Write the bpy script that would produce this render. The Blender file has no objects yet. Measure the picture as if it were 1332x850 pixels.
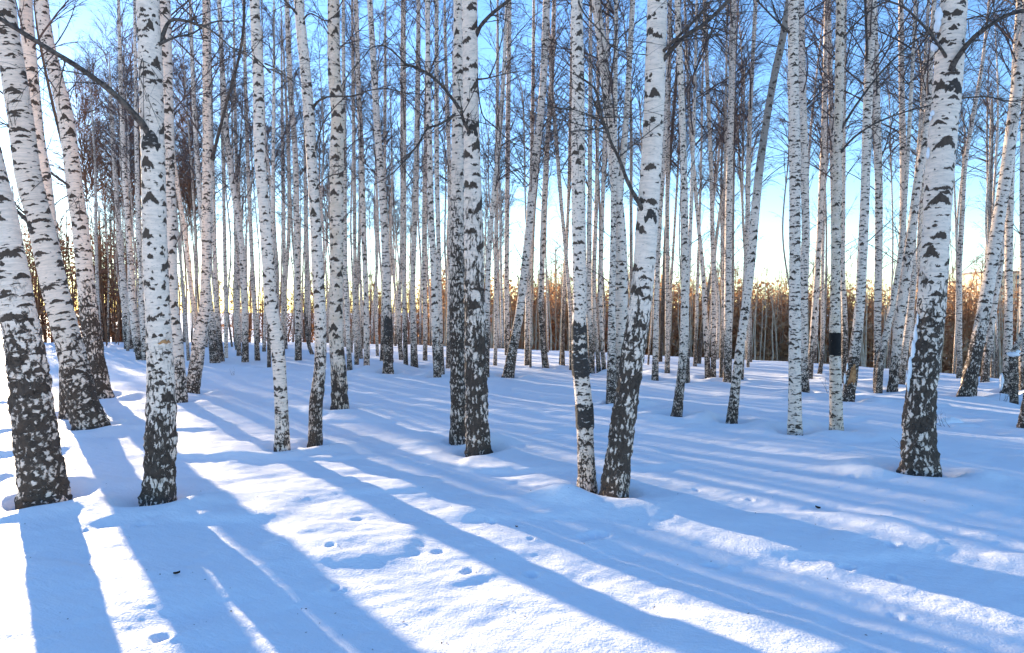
import bpy, math, random
import numpy as np
from mathutils import Vector

# ------------------------------------------------------------------ camera, sky, sun
scene = bpy.context.scene
COL = scene.collection
FPX, PW, PH, EYE, PITCH = 888.0, 1332.0, 850.0, 1.8, math.radians(1.29)
cam_d = bpy.data.cameras.new("camera")
cam_d.sensor_width = 36.0
cam_d.lens = 36.0 * FPX / PW
cam_d.clip_start, cam_d.clip_end = 0.05, 5000.0
cam = bpy.data.objects.new("camera", cam_d)
cam.location = (0, 0, EYE)
cam.rotation_euler = (math.pi / 2 - PITCH, 0, 0)
COL.objects.link(cam)
scene.camera = cam

SUN_AZ, SUN_EL = math.radians(-37.5), math.radians(9.3)     # azimuth from +Y, positive to the right
world = bpy.data.worlds.new("World")
scene.world = world
world.use_nodes = True
wn = world.node_tree
bg = wn.nodes["Background"]
sky = wn.nodes.new("ShaderNodeTexSky")
sky.sky_type = 'NISHITA'
sky.sun_disc = False
sky.sun_elevation = SUN_EL
sky.sun_rotation = SUN_AZ
sky.air_density, sky.dust_density, sky.ozone_density = 0.95, 0.05, 2.6
hs = wn.nodes.new("ShaderNodeHueSaturation")
hs.inputs["Saturation"].default_value = 1.12
hs.inputs["Hue"].default_value = .510
wn.links.new(sky.outputs[0], hs.inputs["Color"])
wn.links.new(hs.outputs[0], bg.inputs[0])
bg.inputs[1].default_value = 0.15
sun_d = bpy.data.lights.new("sun", 'SUN')
sun_d.energy = 5.0
sun_d.angle = math.radians(0.5)
sun_d.color = (1.0, 0.80, 0.56)
sun = bpy.data.objects.new("sun", sun_d)
sv = Vector((math.sin(SUN_AZ) * math.cos(SUN_EL), math.cos(SUN_AZ) * math.cos(SUN_EL), math.sin(SUN_EL)))
sun.rotation_euler = (-sv).to_track_quat('-Z', 'Y').to_euler()
COL.objects.link(sun)
scene.view_settings.view_transform = 'Standard'
scene.view_settings.look = 'None'
scene.view_settings.gamma = 1.0
scene.view_settings.use_curve_mapping = False
scene.view_settings.exposure = 1.72
scene.render.engine = 'CYCLES'
scene.cycles.max_bounces = 6
scene.cycles.diffuse_bounces = 3

rng = np.random.default_rng(7)

# ------------------------------------------------------------------ noise and terrain
def _hash(ix, iy, seed):
    h = (ix.astype(np.int64) * 374761393 + iy.astype(np.int64) * 668265263 + seed * 982451653) & 0xFFFFFFFF
    h = ((h ^ (h >> 13)) * 1274126177) & 0xFFFFFFFF
    h = h ^ (h >> 16)
    return (h & 0xFFFF) / 65535.0

def noise2(x, y, seed=0):
    x = np.asarray(x, float); y = np.asarray(y, float)
    ix, iy = np.floor(x), np.floor(y)
    fx, fy = x - ix, y - iy
    fx = fx * fx * fx * (fx * (fx * 6 - 15) + 10); fy = fy * fy * fy * (fy * (fy * 6 - 15) + 10)
    a, b = _hash(ix, iy, seed), _hash(ix + 1, iy, seed)
    c, d = _hash(ix, iy + 1, seed), _hash(ix + 1, iy + 1, seed)
    return (a * (1 - fx) + b * fx) * (1 - fy) + (c * (1 - fx) + d * fx) * fy - 0.5

AZ_K = np.radians([-180, -60, -40, -30, -20, -8, 0, 9, 21, 28, 38, 60, 180])
DC_K = np.array([30, 46, 46, 44, 40, 36, 32, 28.5, 25.5, 23, 20.5, 20, 30.0])
SL_K = np.array([.05, .05, .05, .05, .06, .09, .12, .13, .13, .13, .13, .13, .05])
DP_K = np.array([3, 3, 3, 3, 3.4, 4, 4.5, 4.8, 4.8, 4.8, 4.8, 4.8, 3.0])

def ground_z(x, y):
    x = np.asarray(x, float); y = np.asarray(y, float)
    r = np.hypot(x, y); az = np.arctan2(x, y)
    dc = np.interp(az, AZ_K, DC_K); sl = np.interp(az, AZ_K, SL_K); dp = np.interp(az, AZ_K, DP_K)
    g = np.maximum(r - dc, 0)
    z = -dp * np.tanh(sl * (np.sqrt(g * g + 9) - 3) / dp)
    near = np.clip(1 - r / 120, 0, 1)
    z = z + near * (0.16 * noise2(x / 5.5 + 3.1, y / 5.5, 1) + 0.075 * noise2(x / 2.1, y / 2.3 + 7.7, 2) + 0.028 * noise2(x / 0.8 + 1, y / 0.8, 3))
    return z

CP, SP = math.cos(PITCH), math.sin(PITCH)
def ray(px, py):
    a, b = (px - PW / 2) / FPX, (PH / 2 - py) / FPX
    return np.array([a, b * SP + CP, b * CP - SP])

def on_ground(px, py):
    d = ray(px, py)
    t = np.arange(1.5, 140, 0.04)
    z = EYE + d[2] * t - ground_z(d[0] * t, d[1] * t)
    k = np.argmax(z < 0) if (z < 0).any() else len(t) - 1
    p = d * t[k]
    return np.array([p[0], p[1], float(ground_z(p[0], p[1]))])

def at_depth(px, py, Y):
    d = ray(px, py)
    t = Y / d[1]
    return np.array([d[0] * t, Y, EYE + d[2] * t])

# ------------------------------------------------------------------ mesh building
def make_mesh(name, V, Fq, mat, uvs=None, smooth=True):
    me = bpy.data.meshes.new(name)
    V = np.asarray(V, np.float32); Fq = np.asarray(Fq, np.int32)
    n = Fq.shape[1]
    me.vertices.add(len(V)); me.vertices.foreach_set("co", V.ravel())
    me.loops.add(Fq.size); me.loops.foreach_set("vertex_index", Fq.ravel())
    me.polygons.add(len(Fq))
    me.polygons.foreach_set("loop_start", np.arange(0, Fq.size, n, dtype=np.int32))
    try:
        me.polygons.foreach_set("loop_total", np.full(len(Fq), n, np.int32))
    except Exception:
        pass
    me.polygons.foreach_set("use_smooth", np.full(len(Fq), smooth, bool))
    for k, arr in (uvs or {}).items():
        l = me.uv_layers.new(name=k)
        l.data.foreach_set("uv", np.asarray(arr, np.float32).ravel())
    me.materials.append(mat)
    me.update(calc_edges=True)
    return me

def link(name, me, parent=None):
    o = bpy.data.objects.new(name, me)
    COL.objects.link(o)
    if parent is not None:
        o.parent = parent
    return o

def tag(o, label=None, cat=None, group=None, kind=None):
    for k, v in (("label", label), ("category", cat), ("group", group), ("kind", kind)):
        if v: o[k] = v
    return o

def catmull(P, step):
    """P: (n,k) control rows, resampled along columns 0..2 about every step metres."""
    P = np.asarray(P, float)
    if len(P) == 2:
        m = max(2, int(np.linalg.norm(P[1, :3] - P[0, :3]) / step) + 1)
        t = np.linspace(0, 1, m)[:, None]
        return P[0] * (1 - t) + P[1] * t
    seg = np.linalg.norm(np.diff(P[:, :3], axis=0), axis=1)
    T = np.concatenate([[0], np.cumsum(seg)])
    M = np.zeros_like(P)
    M[1:-1] = (P[2:] - P[:-2]) / (T[2:] - T[:-2])[:, None]
    M[0] = (P[1] - P[0]) / seg[0]; M[-1] = (P[-1] - P[-2]) / seg[-1]
    s = np.linspace(0, T[-1], max(3, int(T[-1] / step) + 1))
    k = np.clip(np.searchsorted(T, s, side='right') - 1, 0, len(seg) - 1)
    h = seg[k]; u = (s - T[k]) / h
    u2, u3 = u * u, u * u * u
    f = lambda a: a[:, None]
    return f(2*u3-3*u2+1)*P[k] + f((u3-2*u2+u)*h)*M[k] + f(-2*u3+3*u2)*P[k+1] + f((u3-u2)*h)*M[k+1]

def tube(P, R, sides, rough=0.0, seed=0, cap=False):
    """One tapered tube along P. Returns verts, quads, per-loop (angle, length/r) and ring lengths."""
    n = len(P)
    T = np.gradient(P, axis=0); T /= np.linalg.norm(T, axis=1)[:, None]
    ref = np.array([0.0, 1.0, 0.0])            # seam on the far side from the camera
    E1 = ref - T * (T @ ref)[:, None]
    bad = np.linalg.norm(E1, axis=1) < 0.2
    if bad.any():
        r2 = np.array([1.0, 0, 0]); E1[bad] = r2 - T[bad] * (T[bad] @ r2)[:, None]
    E1 /= np.linalg.norm(E1, axis=1)[:, None]
    E2 = np.cross(T, E1)
    a = np.linspace(0, 2 * np.pi, sides, endpoint=False)
    L = np.concatenate([[0], np.cumsum(np.linalg.norm(np.diff(P, axis=0), axis=1))])
    rr = np.repeat(R[:, None], sides, 1)
    if np.any(rough):
        rg = np.asarray(rough) * np.ones(n)
        rm = R.mean()
        ca, sa = np.cos(a)[None] * 2.2, np.sin(a)[None] * 2.2
        lv = (L / rm)[:, None]
        d = noise2(ca + seed + 0 * lv, sa + lv * 0.9, seed) + 0.6 * noise2(ca * 2.3 + lv * 1.7, sa * 2.3 - lv * 1.1, seed + 5) + 0.6 * noise2(ca * 4.5 + lv * .7, sa * 4.5 + lv * 3.3, seed + 9) + 0.35 * noise2(ca * 8 + lv * .5, sa * 8 + lv * 4.5, seed + 11)
        rr = rr * (1 + rg[:, None] * d)
    V = P[:, None] + rr[..., None] * (np.cos(a)[None, :, None] * E1[:, None] + np.sin(a)[None, :, None] * E2[:, None])
    i, j = np.meshgrid(np.arange(n - 1), np.arange(sides), indexing='ij')
    j2 = (j + 1) % sides
    F = np.stack([i * sides + j, i * sides + j2, (i + 1) * sides + j2, (i + 1) * sides + j], -1).reshape(-1, 4)
    a0 = a[j]; a1 = a0 + 2 * np.pi / sides
    rings = np.stack([i, i, i + 1, i + 1], -1).reshape(-1)
    ang = np.stack([a0, a1, a1, a0], -1).reshape(-1)
    return V.reshape(-1, 3), F, ang, rings, L

def quad_tubes(p0, a, b, r0, K, sides, taper=0.7):
    """Many thin curved tubes at once, each p0 + a u + b u^2."""
    n = len(p0)
    u = np.linspace(0, 1, K)
    P = p0[:, None] + a[:, None] * u[None, :, None] + b[:, None] * (u ** 2)[None, :, None]
    t = a / (np.linalg.norm(a, axis=1)[:, None] + 1e-9)
    ref = np.where(np.abs(t[:, 2:3]) > 0.9, np.array([[1.0, 0, 0]]), np.array([[0, 0, 1.0]]))
    e1 = np.cross(t, ref); e1 /= np.linalg.norm(e1, axis=1)[:, None] + 1e-9
    e2 = np.cross(t, e1)
    an = np.linspace(0, 2 * np.pi, sides, endpoint=False)
    off = np.cos(an)[None, :, None] * e1[:, None] + np.sin(an)[None, :, None] * e2[:, None]
    rad = r0[:, None] * (1 - taper * u)[None]
    V = P[:, :, None] + rad[:, :, None, None] * off[:, None]
    base = (np.arange(n) * K * sides)[:, None, None]
    i, j = np.meshgrid(np.arange(K - 1), np.arange(sides), indexing='ij')
    j2 = (j + 1) % sides
    F = np.stack([i * sides + j, i * sides + j2, (i + 1) * sides + j2, (i + 1) * sides + j], -1).reshape(1, -1, 4) + base
    return V.reshape(-1, 3), F.reshape(-1, 4)

def join(parts):
    Vs, Fs, o = [], [], 0
    for V, F in parts:
        Vs.append(V); Fs.append(F + o); o += len(V)
    return np.concatenate(Vs), np.concatenate(Fs)

def unit(v): return v / (np.linalg.norm(v, axis=1)[:, None] + 1e-9)

def offshoots(p0, a, b, r0, per, rg, lo, ratio, spread, droop, rfac, rmin):
    n = len(p0)
    k = np.repeat(np.arange(n), per)
    u = rg.uniform(lo, 1.0, len(k))
    q = p0[k] + a[k] * u[:, None] + b[k] * (u ** 2)[:, None]
    tg = unit(a[k] + 2 * b[k] * u[:, None])
    Lp = np.linalg.norm(a[k], axis=1)
    rnd = unit(rg.normal(size=(len(k), 3)))
    perp = unit(rnd - tg * np.sum(rnd * tg, 1)[:, None])
    d = unit(tg + perp * spread * rg.uniform(.5, 1.3, len(k))[:, None])
    L = Lp * ratio * rg.uniform(.5, 1.25, len(k)) * (1.15 - 0.55 * u)
    aa = d * L[:, None]
    bb = rg.normal(size=(len(k), 3)) * (0.13 * L)[:, None]
    bb[:, 2] -= droop * L
    rr = np.maximum(rmin, r0[k] * rfac * (1 - .5 * u))
    return q, aa, bb, rr

def crown(axis, heights, rg, nprim, L0, nsec, nter, rmin, hb, ht, up=(0.55, 1.15), axis_r=None):
    """Branches and drooping twigs round a trunk axis (points at heights)."""
    t = rg.uniform(0, 1, nprim) ** 0.9
    h = hb + (ht - hb) * t
    p0 = np.stack([np.interp(h, heights, axis[:, c]) for c in range(3)], 1)
    az = rg.uniform(0, 2 * np.pi, nprim); el = rg.uniform(up[0], up[1], nprim) + 0.2 * t
    L = L0 * (1 - 0.55 * t) * rg.uniform(.55, 1.25, nprim)
    d = np.stack([np.cos(az) * np.cos(el), np.sin(az) * np.cos(el), np.sin(el)], 1)
    a = d * L[:, None]
    b = rg.normal(size=(nprim, 3)) * (.12 * L)[:, None]; b[:, 2] -= 0.16 * L
    r0 = np.maximum(rmin * 1.3, 0.0075 * L + 0.002)
    A = (p0, a, b, r0)
    S = offshoots(*A, nsec, rg, .18, .42, .75, .14, .55, rmin)
    parts = [quad_tubes(*A, 6, 4), quad_tubes(*S, 4, 3)]
    if nter:
        Tt = offshoots(*S, nter, rg, .12, .55, .8, .30, .7, rmin * .8)
        parts.append(quad_tubes(*Tt, 3, 3, .5))
    return join(parts)

# ------------------------------------------------------------------ materials
class NT:
    def __init__(s, name):
        s.m = bpy.data.materials.new(name); s.m.use_nodes = True
        s.t = s.m.node_tree; s.b = s.t.nodes["Principled BSDF"]
    def n(s, typ, **kw):
        x = s.t.nodes.new(typ)
        for k, v in kw.items(): setattr(x, k, v)
        return x
    def put(s, sock, v):
        if isinstance(v, (int, float)): sock.default_value = v
        elif isinstance(v, (tuple, list)): sock.default_value = v
        else: s.t.links.new(v, sock)
    def math(s, op, a, b=0.0, c=None, clamp=False):
        x = s.n("ShaderNodeMath", operation=op); x.use_clamp = clamp
        s.put(x.inputs[0], a); s.put(x.inputs[1], b)
        if c is not None: s.put(x.inputs[2], c)
        return x.outputs[0]
    def vec(s, op, a, b):
        x = s.n("ShaderNodeVectorMath", operation=op)
        s.put(x.inputs[0], a); s.put(x.inputs[1], b)
        return x.outputs[0]
    def noise(s, v, scale, detail=3, rough=.55):
        x = s.n("ShaderNodeTexNoise"); s.put(x.inputs["Vector"], v)
        x.inputs["Scale"].default_value = scale; x.inputs["Detail"].default_value = detail
        x.inputs["Roughness"].default_value = rough
        return x
    def ramp(s, v, lo, hi):
        x = s.n("ShaderNodeMapRange", interpolation_type='SMOOTHSTEP')
        s.put(x.inputs[0], v); x.inputs[1].default_value = lo; x.inputs[2].default_value = hi
        return x.outputs[0]
    def mix(s, f, a, b, blend='MIX'):
        x = s.n("ShaderNodeMix", data_type='RGBA', blend_type=blend)
        s.put(x.inputs[0], f); s.put(x.inputs[6], a); s.put(x.inputs[7], b)
        return x.outputs[2]
    def sep(s, v):
        x = s.n("ShaderNodeSeparateXYZ"); s.put(x.inputs[0], v); return x.outputs
    def bump(s, h, strength, dist):
        x = s.n("ShaderNodeBump"); s.put(x.inputs["Height"], h)
        x.inputs["Strength"].default_value = strength; x.inputs["Distance"].default_value = dist
        s.t.links.new(x.outputs[0], s.b.inputs["Normal"])

def bark_material():
    N = NT("birch_bark")
    uv = N.n("ShaderNodeUVMap", uv_map="bark").outputs[0]
    par = N.n("ShaderNodeUVMap", uv_map="par").outputs[0]
    px, tan, _ = N.sep(par)
    oi = N.n("ShaderNodeObjectInfo").outputs["Random"]
    offs = N.n("ShaderNodeCombineXYZ")
    N.put(offs.inputs[0], N.math('MULTIPLY', oi, 37.0)); N.put(offs.inputs[1], N.math('MULTIPLY', oi, 91.0))
    oi2 = N.math('FRACT', N.math('MULTIPLY', oi, 7.31))
    oi3 = N.math('FRACT', N.math('MULTIPLY', oi, 23.7))
    sc = N.n("ShaderNodeCombineXYZ")
    N.put(sc.inputs[0], N.math('MULTIPLY_ADD', oi2, .35, .8)); N.put(sc.inputs[1], N.math('MULTIPLY_ADD', oi3, .75, .6)); sc.inputs[2].default_value = 1
    P = N.vec('ADD', N.vec('MULTIPLY', uv, sc.outputs[0]), offs.outputs[0])
    wob = N.noise(P, 2.6, 3, .6).outputs["Color"]
    Pw = N.vec('ADD', P, N.vec('MULTIPLY', N.vec('SUBTRACT', wob, (.5, .5, .5)), (.42, .50, 0)))
    fr = N.sep(N.noise(N.vec('MULTIPLY', P, (9, 3, 1)), 1.0, 3, .65).outputs["Color"])
    def vor(sx, sy, rnd=1.0):
        v = N.n("ShaderNodeTexVoronoi", voronoi_dimensions='2D', feature='F1')
        v.inputs["Scale"].default_value = 1.0; v.inputs["Randomness"].default_value = rnd
        Q = N.vec('MULTIPLY', Pw, (sx, sy, 0)); N.put(v.inputs["Vector"], Q)
        l = N.sep(N.vec('SUBTRACT', Q, v.outputs["Position"]))
        return N.math('ABSOLUTE', l[0]), l[1], N.sep(v.outputs["Color"])
    # big chevrons: a filled moustache with ragged lower fringe
    x, y, c = vor(.62, .50)
    w = N.math('MULTIPLY_ADD', c[0], .56, .22)
    q = N.math('SUBTRACT', 1.0, N.math('DIVIDE', x, w), clamp=True)
    drop = N.math('MULTIPLY_ADD', N.math('MULTIPLY', c[1], c[1]), .5, .0)
    y = N.math('MULTIPLY_ADD', N.math('SUBTRACT', fr[1], .5), .16, y)
    yy = N.math('MULTIPLY_ADD', x, drop, y)
    up = N.math('MULTIPLY', N.math('POWER', q, .7), N.math('MULTIPLY_ADD', c[1], .26, .075))
    low = N.math('MULTIPLY', N.math('POWER', q, .5), N.math('MULTIPLY', fr[0], N.math('MULTIPLY_ADD', c[1], .17, .05)))
    m1 = N.math('MULTIPLY', N.ramp(N.math('SUBTRACT', up, yy), 0.0, .025), N.ramp(N.math('ADD', yy, low), 0.0, .025))
    m1 = N.math('MULTIPLY', m1, N.math('LESS_THAN', c[2], N.math('MULTIPLY_ADD', oi2, -.4, .95)))
    # shorter dashes
    x, y, c = vor(.85, 1.05)
    w = N.math('MULTIPLY_ADD', c[0], .46, .10)
    q = N.math('SUBTRACT', 1.0, N.math('DIVIDE', x, w), clamp=True)
    yy = N.math('ABSOLUTE', N.math('MULTIPLY_ADD', x, N.math('MULTIPLY', c[1], .5), y))
    m2 = N.ramp(N.math('SUBTRACT', N.math('MULTIPLY', N.math('POWER', q, .6), N.math('MULTIPLY_ADD', c[1], .15, .09)), yy), 0.0, .03)
    m2 = N.math('MULTIPLY', m2, N.math('LESS_THAN', c[2], N.math('MULTIPLY_ADD', oi3, .4, .55)))
    # small specks and ticks
    x, y, c = vor(1.7, 2.1)
    w = N.math('MULTIPLY_ADD', c[0], .38, .10)
    q = N.math('SUBTRACT', 1.0, N.math('DIVIDE', x, w), clamp=True)
    m4 = N.ramp(N.math('SUBTRACT', N.math('MULTIPLY', N.math('POWER', q, .6), N.math('MULTIPLY_ADD', c[1], .14, .07)), N.math('ABSOLUTE', y)), 0.0, .04)
    m2 = N.math('MAXIMUM', m2, N.math('MULTIPLY', m4, N.math('LESS_THAN', c[2], N.math('MULTIPLY_ADD', oi2, .5, .2))))
    # fine lenticels
    ln = N.noise(N.vec('MULTIPLY', P, (3.2, 16, 1)), 1.0, 2, .5).outputs[0]
    m3 = N.math('MULTIPLY', N.ramp(ln, .60, .72), .5)
    # rugged dark base with pale flakes
    bn = N.noise(N.vec('MULTIPLY', Pw, (3.7, 1.3, 1)), 1.0, 6, .70).outputs[0]
    bn2 = N.noise(N.vec('MULTIPLY', P, (.9, .5, 1)), 1.0, 2, .5).outputs[0]
    vd = N.n("ShaderNodeTexVoronoi", voronoi_dimensions='2D', feature='DISTANCE_TO_EDGE')
    vd.inputs["Scale"].default_value = 1.0
    N.put(vd.inputs["Vector"], N.vec('ADD', N.vec('MULTIPLY', Pw, (3.6, 1.35, 0)), N.vec('MULTIPLY', N.vec('SUBTRACT', N.noise(P, 5, 3, .6).outputs["Color"], (.5, .5, .5)), (.8, .5, 0))))
    pc = N.math('MINIMUM', N.math('MAXIMUM', px, -1.4), 1.5)
    lvl = N.math('ADD', N.math('MULTIPLY', N.math('SUBTRACT', bn, .5), 2.0), N.math('MULTIPLY_ADD', pc, .15, .06))
    lvl = N.math('ADD', lvl, N.math('MULTIPLY', N.math('SUBTRACT', bn2, .5), 1.0))
    lvl = N.math('SUBTRACT', lvl, N.math('MULTIPLY', vd.outputs["Distance"], .9))
    md = N.math('MULTIPLY', N.ramp(lvl, -.05, .10), N.ramp(px, -1.5, -.1))
    mm = N.math('MAXIMUM', m1, m2)
    mark = N.math('MAXIMUM', N.math('MAXIMUM', mm, m3), md)
    n1 = N.noise(N.vec('MULTIPLY', P, (.8, 4.5, 1)), 1.0, 4, .6).outputs[0]
    white = N.mix(N.ramp(n1, .35, .75), (.92, .72, .58, 1), (.66, .52, .42, 1))
    white = N.mix(N.math('MULTIPLY', N.math('MAXIMUM', tan, 0.0), N.ramp(N.noise(P, .7, 2).outputs[0], .2, .7)), white, (.58, .42, .27, 1))
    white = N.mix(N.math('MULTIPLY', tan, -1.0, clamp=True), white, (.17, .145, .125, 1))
    n2 = N.noise(N.vec('MULTIPLY', P, (5, 2, 1)), 1.0, 4, .65).outputs[0]
    dark = N.mix(n2, (.014, .011, .009, 1), (.15, .102, .074, 1))
    col = N.mix(mark, white, dark)
    N.put(N.b.inputs["Base Color"], col)
    N.b.inputs["Roughness"].default_value = .75
    N.b.inputs["Specular IOR Level"].default_value = .25
    h = N.math('ADD', N.math('MULTIPLY', md, N.math('SUBTRACT', n2, 1.1)), N.math('ADD', N.math('MULTIPLY', mm, -.35), N.math('MULTIPLY', n1, .25)))
    N.bump(h, .9, .025)
    return N.m

def simple(name, c0, c1, scale=30, rough=.8, bump=0.0, coord="Object"):
    N = NT(name)
    tc = N.n("ShaderNodeTexCoord").outputs[coord]
    n = N.noise(tc, scale, 4, .6).outputs[0]
    N.put(N.b.inputs["Base Color"], N.mix(N.ramp(n, .3, .7), (*c0, 1), (*c1, 1)))
    N.b.inputs["Roughness"].default_value = rough
    N.b.inputs["Specular IOR Level"].default_value = .2
    if bump: N.bump(n, .8, bump)
    return N.m

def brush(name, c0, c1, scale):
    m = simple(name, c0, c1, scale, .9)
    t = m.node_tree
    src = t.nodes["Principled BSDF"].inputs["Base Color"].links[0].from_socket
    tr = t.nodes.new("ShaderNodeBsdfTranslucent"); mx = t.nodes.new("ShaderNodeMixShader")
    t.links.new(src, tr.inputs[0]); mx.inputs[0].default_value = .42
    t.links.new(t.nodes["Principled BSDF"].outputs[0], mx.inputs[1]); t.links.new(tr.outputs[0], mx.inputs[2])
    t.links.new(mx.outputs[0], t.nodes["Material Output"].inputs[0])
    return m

def snow_material():
    N = NT("snow")
    tc = N.n("ShaderNodeTexCoord").outputs["Object"]
    n = N.noise(tc, 1.2, 3).outputs[0]
    N.put(N.b.inputs["Base Color"], N.mix(n, (.82, .84, .87, 1), (.87, .88, .90, 1)))
    N.b.inputs["Roughness"].default_value = .65
    N.b.inputs["Specular IOR Level"].default_value = .2
    a = N.noise(N.vec('MULTIPLY', tc, (1, 1, 1)), 55, 3, .6).outputs[0]
    r = N.n("ShaderNodeVectorRotate", rotation_type='Z_AXIS'); N.put(r.inputs["Vector"], tc); r.inputs["Angle"].default_value = .5
    s = N.noise(N.vec('MULTIPLY', r.outputs[0], (4, 14, 4)), 1.0, 4, .6).outputs[0]
    N.bump(N.math('ADD', N.math('MULTIPLY', a, .45), N.math('MULTIPLY', s, .9)), .7, .02)
    return N.m

BARK = bark_material()
TWIG = simple("twig_bark", (.060, .042, .040), (.15, .10, .085), 8, .8)
LIMB = simple("limb_bark", (.040, .031, .028), (.15, .115, .092), 25, .85, .01)
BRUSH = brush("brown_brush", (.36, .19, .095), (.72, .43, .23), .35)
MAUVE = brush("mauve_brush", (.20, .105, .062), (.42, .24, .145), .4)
STEM = simple("pale_stem", (.42, .30, .19), (.62, .48, .34), 3, .9)
def band_material():
    N = NT("dark_bark")
    tc = N.n("ShaderNodeTexCoord").outputs["Object"]
    a = N.noise(N.vec('MULTIPLY', tc, (14, 14, 40)), 1.0, 5, .65).outputs[0]
    b = N.noise(tc, 60, 3, .6).outputs[0]
    col = N.mix(b, (.012, .010, .009, 1), (.10, .075, .06, 1))
    col = N.mix(N.ramp(a, .60, .66), col, (.62, .52, .45, 1))
    N.put(N.b.inputs["Base Color"], col)
    N.b.inputs["Roughness"].default_value = .85
    N.bump(N.math('ADD', a, b), .9, .02)
    return N.m
BAND = band_material()
PAINT = simple("black_paint", (.008, .007, .007), (.016, .013, .012), 20, .7)
WOOD = simple("bare_wood", (.20, .075, .03), (.55, .28, .12), 14, .8, .01)
SNOW = snow_material()
LEAF = simple("dry_leaf", (.03, .018, .012), (.07, .04, .022), 60, .8)

# ------------------------------------------------------------------ the birches traced from the photograph
# key: label, [(x, y, width) from base to top in photograph pixels], y where the dark base ends, tan, options
T = {}
def tree(key, label, pts, dark=None, tan=0.0, **kw):
    T[key] = dict(label=label, pts=pts, dark=dark, tan=tan, **kw)

# -- foreground
tree('a', "thick birch at the left edge with a tall dark flaked base, leaning left", [(57,648,54),(50,590,50),(43,530,47),(30,440,43),(18,380,41),(4,300,38),(-14,220,36),(-62,20,32)], 425)
tree('b', "leaning birch second from the left edge, dark below and thick dark scars above", [(118,556,39),(105,510,34),(88,440,31),(75,390,30),(66,350,30),(50,280,29),(37,230,29),(26,150,28),(12,60,27),(4,0,26)], 450, .15)
tree('c', "slim birch half hidden behind the leaning birch near the left edge", [(90,541,22),(86,450,17),(76,370,16),(66,300,16),(56,220,16),(50,190,16),(41,100,16),(33,0,15)], 470)
tree('d', "leaning birch with speckled dark lower half, third trunk in from the left edge", [(131,517,27),(124,470,23),(120,440,22),(115,400,21),(105,300,19),(98,250,19),(92,200,18),(85,150,18),(73,100,16),(61,50,15),(54,0,15)], 385)
tree('e', "straight foreground birch with brown notch and thick dark limb reaching left", [(206,648,39),(209,580,37),(210,530,36),(207,440,30),(203,360,30),(201,300,29),(199,200,28),(196,100,28),(192,0,27)], 500)
tree('f', "slim birch close behind the straight birch that carries a thick limb", [(233,524,21),(229,440,16),(225,400,14),(222,300,14),(220,200,13),(217,100,14),(214,0,14)], 480)
tree('g', "forked birch with two stems parting low over its dark base", [(249,513,19),(256,470,17),(259,440,16),(266,400,13),(269,300,12),(270,200,12),(269,100,10),(268,0,9)], 465)
tree('h', "birch curving gently right toward its pale banded foot, left of a slim pair", [(367,587,20),(366,530,17),(360,440,17),(353,400,16),(346,300,15),(338,200,14),(336,100,14),(331,0,12)], 560)
tree('i', "birch with crooked dark foot, left trunk of the close pair", [(410,580,18),(411,530,17),(416,480,15),(417,440,15),(416,400,15),(413,350,15),(411,300,14),(405,200,13),(402,150,14),(398,100,13),(393,50,13),(388,0,11)], 465)
tree('j', "tan tinged birch beside the crooked footed one, right of the close pair", [(442,533,22),(441,490,20),(437,440,18),(437,400,17),(438,300,17),(438,200,18),(440,150,18),(435,100,16),(434,0,15)], 465, .55)
tree('k', "dark mottled left trunk of the thick pair standing touching in mid frame", [(597,575,23),(596,530,20),(595,440,20),(595,400,20),(595,300,18),(595,200,16),(596,100,14),(596,0,12)], 300, 0, soft=2.2)
tree('l', "thicker right trunk of the touching pair, dark rugged bark reaching high", [(622,588,31),(620,530,29),(618,440,27),(617,360,26),(616,300,25),(614,200,21),(612,100,20),(611,0,20)], 330, 0, soft=2.0)
tree('m', "pale birch wrapped by wide black rings, left of the thick leaning birch", [(764,634,24),(762,590,22),(760,530,22),(755,480,21),(753,440,19),(754,400,18),(754,360,18),(753,300,18),(752,200,18),(752,100,16),(750,0,15)], 590)
tree('n', "thick birch leaning right with furrowed black foot and two limbs high up", [(798,642,35),(804,600,33),(812,540,31),(822,470,30),(831,410,29),(837,360,28),(841,300,28),(848,200,26),(852,100,26),(855,0,25)], 410)
tree('o', "forked birch rising behind the thick leaning trunk, stems crossing its left side", [(806,526,18),(808,440,17),(808,360,17),(806,300,16),(801,240,14),(795,180,13),(789,120,12),(783,60,12),(775,0,11)], 470)
tree('p', "slender dark footed birch tucked just left of the forked trunk behind the leaning one", [(795,528,14),(796,440,11),(796,400,9),(797,340,8),(798,280,7),(800,150,6)], 460)
tree('q', "isolated slim birch curving left at its foot, right of the thick leaning birch", [(880,543,14),(886,490,11),(890,440,11),(891,380,10),(891,300,9),(889,200,8),(886,120,8),(881,0,7)], 470, .1)
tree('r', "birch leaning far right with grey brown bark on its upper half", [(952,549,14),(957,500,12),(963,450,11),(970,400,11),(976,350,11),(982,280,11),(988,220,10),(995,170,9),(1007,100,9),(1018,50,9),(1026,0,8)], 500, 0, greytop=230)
tree('s', "straight white birch with dark ticks right down to the snow, left of the painted one", [(1034,561,18),(1034,500,16),(1034,440,15),(1034,360,14),(1034,300,14),(1034,200,14),(1032,100,13),(1032,0,13)], 590)
tree('t', "slim birch rising close behind the right side of the banded white one", [(1047,511,11),(1046,440,9),(1046,400,9),(1047,350,10),(1048,300,10),(1046,200,10),(1044,120,9),(1042,0,8)], 470)
tree('u', "tan barked birch painted with a square black band", [(1088,561,17),(1087,500,15),(1086,440,14),(1087,360,12),(1088,300,12),(1090,200,11),(1092,100,11),(1093,0,10)], 575, .6)
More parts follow.
